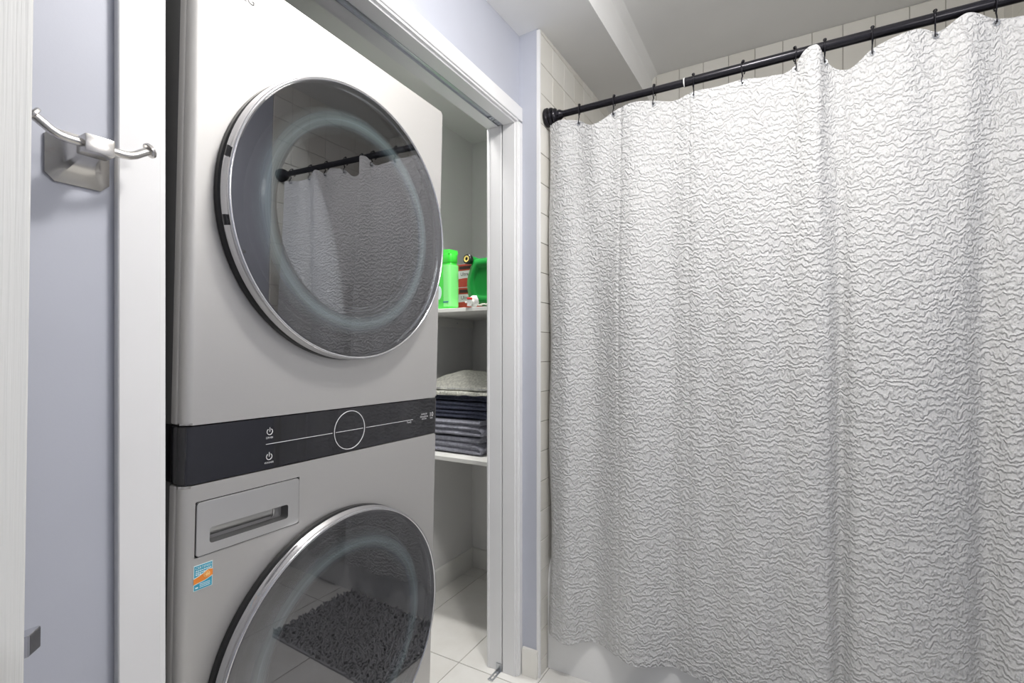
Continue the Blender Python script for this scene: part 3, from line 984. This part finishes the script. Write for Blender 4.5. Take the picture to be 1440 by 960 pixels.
def towel(name, label, m, x0, x1, y0, y1, z, layers, t, group, seed, gap=.0012, mirror=False):
    """serpentine folded towel: path in the YZ plane, fold at y0 side, cloth thickness t"""
    rnd = random.Random(seed)
    root = thing(name, label, 'towel', ((x0 + x1) / 2, (y0 + y1) / 2, z), group=group)
    path = []
    pitch = t + gap
    hy = (y1 - y0) / 2
    for k in range(layers):
        zc = t / 2 + k * pitch
        ends = [(-hy + t * .6 + rnd.uniform(0, .02) * (k % 2)), hy - t * .6]
        ys = np.linspace(ends[0], ends[1], 9)
        if k % 2 == 0: ys = ys[::-1]
        seg = [(y, zc + .0025 * sin(6 * y + seed + k) + rnd.uniform(-.0006, .0006)) for y in ys]
        if path:
            ylast = path[-1][0]; s_ = -1 if ylast < 0 else 1
            path.append((ylast + s_ * t * .45, (path[-1][1] + zc) / 2))
        path += seg
    bm = BM()
    hx = (x1 - x0) / 2
    nx = 8
    sect = []
    for j in range(12):     # rounded cross-section in (x, normal)
        a = 2 * pi * j / 12
        sx = math.copysign(abs(cos(a)) ** .35, cos(a)); sn = math.copysign(abs(sin(a)) ** .6, sin(a))
        sect.append((sx * hx, sn * t / 2))
    rings = []
    for i, (y, zz) in enumerate(path):
        a = path[max(i - 1, 0)]; b = path[min(i + 1, len(path) - 1)]
        ty, tz = b[0] - a[0], b[1] - a[1]; l_ = math.hypot(ty, tz) or 1
        ny, nz = -tz / l_, ty / l_
        jx = rnd.uniform(-.002, .002)
        rings.append([bm.verts.new((sx + jx, y + ny * sn, zz + nz * sn)) for sx, sn in sect])
    for a, b in zip(rings, rings[1:]):
        for j in range(12): bm.faces.new((a[j], a[(j + 1) % 12], b[(j + 1) % 12], b[j]))
    bm.faces.new(rings[0][::-1]); bm.faces.new(rings[-1])
    obj('folded_cloth', bm, m, root, smooth=80)
    bm = BM(); box(bm, -hx + .012, hx - .02, -hy + t, hy - t, t * .5, t * .5 + (layers - 1) * pitch)
    obj('inner_fold', bm, m, root)
    return z + t + (layers - 1) * pitch


z = .7405
G = 'folded towels on the lower closet shelf'
z = towel('folded_towel', 'grey folded towel, lowest of the stack on the lower closet shelf', M_GREYTOWEL, 1.745, 2.02, .262, .60, z, 3, .0245, G, 1) + .001
z = towel('folded_towel', 'grey folded towel, second from the bottom of the closet stack', M_GREYTOWEL, 1.742, 2.02, .257, .60, z, 3, .0245, G, 2) + .001
z = towel('folded_towel', 'dark navy folded towel lying directly on the grey towels', M_NAVYTOWEL, 1.755, 2.02, .240, .585, z, 2, .0185, G, 3) + .001
z = towel('folded_towel', 'dark navy folded towel, middle one of the three navy towels', M_NAVYTOWEL, 1.752, 2.02, .246, .590, z, 2, .0185, G, 4) + .001
z = towel('folded_towel', 'dark navy folded towel just under the pale bath mat', M_NAVYTOWEL, 1.762, 2.02, .240, .585, z, 2, .017, G, 5) + .001
ZT = z
# pale mat on top: soft sheet mound with a drooping corner
bm = BM()
NXm, NYm = 26, 34
rows = []
rnd = random.Random(11)
for layer, (dz, ex) in enumerate(((0.0, 0.0), (.014, .006))):
    pass


def mat_sheet(z0, th, xa, xb, ya, yb, mound, seed, droop):
    b = BM(); g = []
    for side in (0, 1):
        gg = []
        for i in range(NXm):
            r_ = []
            for j in range(NYm):
                u, v = i / (NXm - 1), j / (NYm - 1)
                x = xa + (xb - xa) * u; y = ya + (yb - ya) * v
                h = mound * (sin(pi * min(1, u * 1.15)) ** .8) * (sin(pi * min(1, .10 + v * .9)) ** .7)
                h += .0035 * sin(9 * u + seed + 5 * v) + .002 * sin(23 * v + seed)
                h = max(h, 0.0)
                h -= droop * (1 if x < 1.75 else 0)
                h -= 0 * droop * max(0, 1 - u * 5) * (1 - abs(v - .28) * 1.2)
                e = min(1, min(u, 1 - u, v, 1 - v) * 14) ** .5
                zz = z0 + h + (th * e * .5 + th * .5) * (1 if side else 0)
                x += .004 * sin(14 * v + seed)
                r_.append(b.verts.new((x, y, zz)))
            gg.append(r_)
        g.append(gg)
    for side in (0, 1):
        for i in range(NXm - 1):
            for j in range(NYm - 1):
                q = (g[side][i][j], g[side][i + 1][j], g[side][i + 1][j + 1], g[side][i][j + 1])
                b.faces.new(q if side else q[::-1])
    per = [(i, 0) for i in range(NXm)] + [(NXm - 1, j) for j in range(1, NYm)] + [(i, NYm - 1) for i in range(NXm - 2, -1, -1)] + [(0, j) for j in range(NYm - 2, 0, -1)]
    for k in range(len(per)):
        a, c = per[k], per[(k + 1) % len(per)]
        b.faces.new((g[0][a[0]][a[1]], g[0][c[0]][c[1]], g[1][c[0]][c[1]], g[1][a[0]][a[1]]))
    return b


pm = thing('folded_bath_mat', 'pale sage cotton bath mat crumpled on top of the navy towels', 'bath mat')
obj('lower_layer', mat_sheet(ZT + .001, .009, 1.735, 2.0, .232, .60, .010, 1.0, .012), M_KNIT, pm, smooth=80)
obj('upper_layer', mat_sheet(ZT + .013, .012, 1.742, 2.0, .222, .60, .068, 2.2, .0), M_KNIT, pm, smooth=80)
bm = BM()
for k in range(70):
    y = .22 + .37 * k / 69
    x = 1.735 + random.uniform(-.003, .002)
    zz = ZT + .004 + .0015 * sin(20 * y)
    tube(bm, [(x + .004, y, zz + .003), (x - .003, y + random.uniform(-.002, .002), zz), (x - .005, y + random.uniform(-.003, .003), zz - .008)], [.002, .0022, .0015], 5)
obj('fringe', bm, M_KNIT, pm, 'stuff', smooth=60)
bm = BM()
for k in range(60):
    y = .215 + .38 * k / 59
    tube(bm, [(1.7395, y, ZT + .0165), (1.7395, y + .0035, ZT + .0215)], .0011, 4)
obj('hem_stitching', bm, M_GREYTOWEL, pm, 'stuff', smooth=60)

# bottles and boxes on the upper shelf ---------------------------------------
ZU = 1.3755


def oval(hx, hy, n=28, p=.8):
    return [(math.copysign(abs(cos(a)) ** p, cos(a)) * hx, math.copysign(abs(sin(a)) ** p, sin(a)) * hy) for a in [2 * pi * k / n for k in range(n)]]


def stack_oval(bm, levels, p=.75, cx=0, cy=0):
    rings = []
    for z, hx, hy in levels:
        rings.append([bm.verts.new((cx + x, cy + y, z)) for x, y in oval(hx, hy, 28, p)])
    for a, b in zip(rings, rings[1:]):
        for k in range(28): bm.faces.new((a[k], a[(k + 1) % 28], b[(k + 1) % 28], b[k]))
    bm.faces.new(rings[0][::-1]); bm.faces.new(rings[-1])


sb = thing('scent_bottle', 'tall lime green plastic bottle at the left end of the upper closet shelf', 'bottle', (1.752, .447, ZU), (0, 0, radians(-12)))
bm = BM(); stack_oval(bm, [(0, .026, .042), (.004, .030, .046), (.06, .030, .046), (.12, .030, .046), (.19, .029, .045), (.205, .027, .043)], .6); obj('body', bm, M_GREEN, sb, smooth=50)
bm = BM(); stack_oval(bm, [(.2055, .0285, .0445), (.209, .030, .046), (.238, .030, .046), (.244, .029, .045)], .6)
hexa(bm, [(-.026, -.040, .243), (.026, -.040, .243), (-.026, .042, .243), (.026, .042, .243), (-.024, -.038, .262), (.024, -.038, .262), (-.022, .036, .270), (.022, .036, .270)])
obj('cap', bm, M_GREEN, sb, smooth=40)
bm = BM()
levels = []
for k in range(34):
    zz = .055 + .14 * k / 33
    levels.append((zz, .0308 + (.0005 if k % 2 else 0), .0250))
stack_oval(bm, [(.012, .0308, .025), (.052, .0308, .025)] + levels, .5, 0, -.0215)
obj('ribbed_sleeve', bm, M_LTGREEN, sb, smooth=30)
bm = BM(); box(bm, -.0318, -.0305, -.040, -.006, .030, .0345); obj('blue_band', bm, M_BLUEPR, sb)
bm = BM(); prism(bm, [(.006 + .018 * cos(a) + .012, .075 + .030 * sin(a)) for a in np.linspace(0, 2 * pi, 20, endpoint=False)], lambda y, z: (-.0312, y + .006, z), lambda y, z: (-.0295, y + .006, z)); obj('label_patch', bm, M_SPALE, sb)

# cartons
for i, (zz, lab) in enumerate(((ZU, 'red and white carton, lower of the two behind the bottles'), (ZU + .1085, 'red and white carton, upper of the two behind the bottles'))):
    cb = thing('carton', lab, 'carton', (1.90, .385, zz), (0, 0, radians(2 - 5 * i)), 'cartons stacked on the upper shelf')
    bm = BM(); box(bm, -.06, .10, -.085, .085, 0, .108, .0008); obj('box', bm, M_BOXWHITE, cb)
    bm = BM(); box(bm, -.0606, -.058, -.085, .085, .078, .107); obj('red_band', bm, M_BOXRED, cb)
    bm = BM(); box(bm, -.0612, -.0595, -.060, .060, .084, .098); obj('dark_logo_panel', bm, M_BOXDARK, cb)
    bm = BM(); prism(bm, [(-.085, .002), (.085, .002), (.085, .040), (.02, .043), (-.03, .036), (-.085, .026)], lambda y, z: (-.0606, y, z), lambda y, z: (-.058, y, z)); obj('red_swoosh', bm, M_BOXRED, cb)
    text_obj('lettering', 'Ultra', .022, M_BOXDARK, cb, (-.0611, -.048, .061), face='-X')
    text_obj('lettering', 'Ultra', .022, M_BOXDARK, cb, (-.0611, .030, .061), face='-X')

# green jug with a tap
jug = thing('detergent_jug', 'dark green detergent jug with tap and black capped spout on the upper shelf', 'jug', (1.765, .220, ZU))


def jugp(s=1.0, t=0.0):
    # outline in (y,z): +y is left in the photo
    pts = [(.060, .010), (.080, .022), (.092, .060), (.098, .100), (.092, .140), (.078, .175), (.066, .195), (.060, .208), (-.10, .208), (-.125, .19), (-.13, .10), (-.125, .02), (-.11, .008), (0, .004)]
    c_ = Vector((-.015, .105))
    return [((p[0] - c_.x) * s + c_.x, (p[1] - c_.y) * s + c_.y) for p in pts]


def smoothpoly(pts, n=2):
    for _ in range(n):
        q = []
        for k in range(len(pts)):
            a, b = pts[k], pts[(k + 1) % len(pts)]
            q += [(a[0] * .75 + b[0] * .25, a[1] * .75 + b[1] * .25), (a[0] * .25 + b[0] * .75, a[1] * .25 + b[1] * .75)]
        pts = q
    return pts


bm = BM()
lv = [(-.060, .80), (-.066, .70), (-.066, .62), (-.059, .57), (-.057, .50)]     # front face with recessed panel
rings = []
for x, s_ in [(.06, .90), (.055, .97), (.04, 1.0), (-.04, 1.0), (-.055, .97), (-.062, .90), (-.066, .82), (-.0665, .66), (-.062, .62), (-.060, .56)]:
    rings.append([bm.verts.new((x, y, z)) for y, z in smoothpoly(jugp(s_))])
n = len(rings[0])
for a, b in zip(rings, rings[1:]):
    for k in range(n): bm.faces.new((a[k], a[(k + 1) % n], b[(k + 1) % n], b[k]))
bm.faces.new(rings[0][::-1]); bm.faces.new(rings[-1])
obj('body', bm, M_JUG, jug, smooth=60)
bm = BM(); tube(bm, [(-.02, .060, .195), (-.058, .078, .203)], .018, 16); obj('spout', bm, M_JUG, jug)
bm = BM(); lathe(bm, [(.020, 0), (.0215, .003), (.0215, .018), (.019, .021), (.013, .0205), (.013, .018), (0, .018)], axis((-.056, .0785, .203), (-.93, .10, .05)), 28); obj('spout_cap', bm, M_BLACKPL, jug)
bm = BM(); lathe(bm, [(.0075, .0195), (.0135, .0215), (.0135, .0225), (.0075, .022)], axis((-.056, .0785, .203), (-.93, .10, .05)), 28, False, False); obj('cap_ring', bm, M_YELLOW, jug)
bm = BM(); lathe(bm, [(.024, 0), (.026, .004), (.022, .010), (.014, .014), (0, .015)], axis((-.060, .052, .026), (-1, 0, 0)), 28); obj('tap_collar', bm, M_WHITEPL, jug)
bm = BM(); tube(bm, [(-.062, .052, .022), (-.090, .058, .022)], .011, 14); tube(bm, [(-.088, .058, .031), (-.088, .060, .004)], .009, 14); tube(bm, [(-.088, .058, .020), (-.09, .078, .020)], .0035, 8); obj('tap', bm, M_WHITEPL, jug)
bm = BM(); lathe(bm, [(.011, 0), (.012, .004), (.010, .008), (0, .009)], axis((-.088, .058, .031), (0, 0, 1)), 16); obj('tap_button', bm, M_RED, jug)
bm = BM()
for s_ in (-1, 1):
    pts = [(1.703 + .004 * s_ * cos(k * .9), .275 - .009 * k, ZU + .005 + .0045 * abs(s_ * sin(k * .9)) + .0006 * k) for k in range(18)]
    tube(bm, pts, .0034, 7)
tag(obj('twisted_cord', bm, M_ROPE, smooth=60), 'white twisted cord lying on the shelf in front of the green jug', 'cord')

# ================================================================== BATH MAT ON THE FLOOR (seen in the washer glass)
bmx = thing('bath_mat', 'charcoal shaggy bath mat on the floor, seen reflected in the washer glass', 'bath mat', (1.4425, -.668, 0), (0, 0, radians(1)))
bm = BM(); prism(bm, rrect(-.2075, .2075, -.2975, .2975, .02, 4), lambda x, y: (x, y, .0005), lambda x, y: (x, y, .008)); obj('backing', bm, M_SHAG, bmx)
bm = BM()
rnd = random.Random(5)
for i in range(38):
    for j in range(54):
        x = -.197 + .394 * i / 37 + rnd.uniform(-.004, .004); y = -.287 + .574 * j / 53 + rnd.uniform(-.004, .004)
        a = rnd.uniform(0, 2 * pi); l_ = rnd.uniform(.008, .015); h_ = rnd.uniform(.018, .028)
        tube(bm, [(x, y, .006), (x + cos(a) * l_ * .4, y + sin(a) * l_ * .4, h_ * .75), (x + cos(a) * l_, y + sin(a) * l_, h_)], [.0042, .0048, .0022], 5)
obj('chenille_pile', bm, M_SHAG, bmx, 'stuff', smooth=60)

# ================================================================== CEILING LAMP, ADDED FILL LAMPS
cl = thing('ceiling_light', 'semi flush glass bowl ceiling light above the bathroom floor', 'ceiling light', LAMP)
bm = BM(); lathe(bm, [(.07, 0), (.07, -.012), (.055, -.02), (.012, -.022), (.012, -.05), (0, -.05)], Matrix.Identity(4), 40, True, False); obj('canopy', bm, M_NICKEL, cl)
bm = BM(); lathe(bm, [(.19, -.130), (.185, -.142), (.15, -.155), (.08, -.163), (0, -.165)], Matrix.Identity(4), 48, False, False); obj('glass_bowl', bm, M_LAMP, cl, smooth=60)
for a in (0, 120, 240):
    bm = BM(); tube(bm, [(.05 * cos(radians(a)), .05 * sin(radians(a)), -.012), (.185 * cos(radians(a)), .185 * sin(radians(a)), -.132)], .003, 6); obj('bowl_arm', bm, M_NICKEL, cl)
vl = thing('vanity_fill_lamp', 'added fill light shaped as a vanity bar on the far bathroom wall', 'wall light', VAN_FILL)  # added fixture that carries the vanity fill
bm = BM(); box(bm, -.32, .32, 0, .03, -.05, .05, .004); obj('back_plate', bm, M_NICKEL, vl)
for x in (-.22, 0, .22):
    bm = BM(); tube(bm, [(x, .03, 0), (x, .085, 0)], .012, 10); obj('arm', bm, M_NICKEL, vl)
    bm = BM(); lathe(bm, [(.03, -.06), (.052, .06), (.050, .06), (.028, -.058)], Matrix.Translation((x, .10, 0)), 24, True, False); obj('glass_shade', bm, M_LAMP, vl)
c2 = thing('hall_fill_lamp', 'flush fill light added on the unseen hall ceiling', 'ceiling light', (-1.15, -.75, ZC))  # added fixture that carries the hall fill
bm = BM(); lathe(bm, [(.085, 0), (.085, -.004), (.07, -.008), (.065, -.002)], Matrix.Identity(4), 32, False, False); obj('trim_ring', bm, M_WHITEPL, c2)
bm = BM(); lathe(bm, [(.066, -.003), (0, -.003)], Matrix.Identity(4), 32, False, False); obj('lens', bm, M_LAMP, c2)

c3 = thing('closet_fill_lamp', 'small round fill light added on the closet ceiling', 'ceiling light', (1.52, .25, 2.34))  # added fixture that carries the closet fill
bm = BM(); lathe(bm, [(.10, 0), (.10, -.02), (.085, -.03), (.08, -.026)], Matrix.Identity(4), 32, False, False); obj('trim_ring', bm, M_WHITEPL, c3)
bm = BM(); lathe(bm, [(.082, -.024), (0, -.028)], Matrix.Identity(4), 32, False, False); obj('lens', bm, M_LAMP, c3)
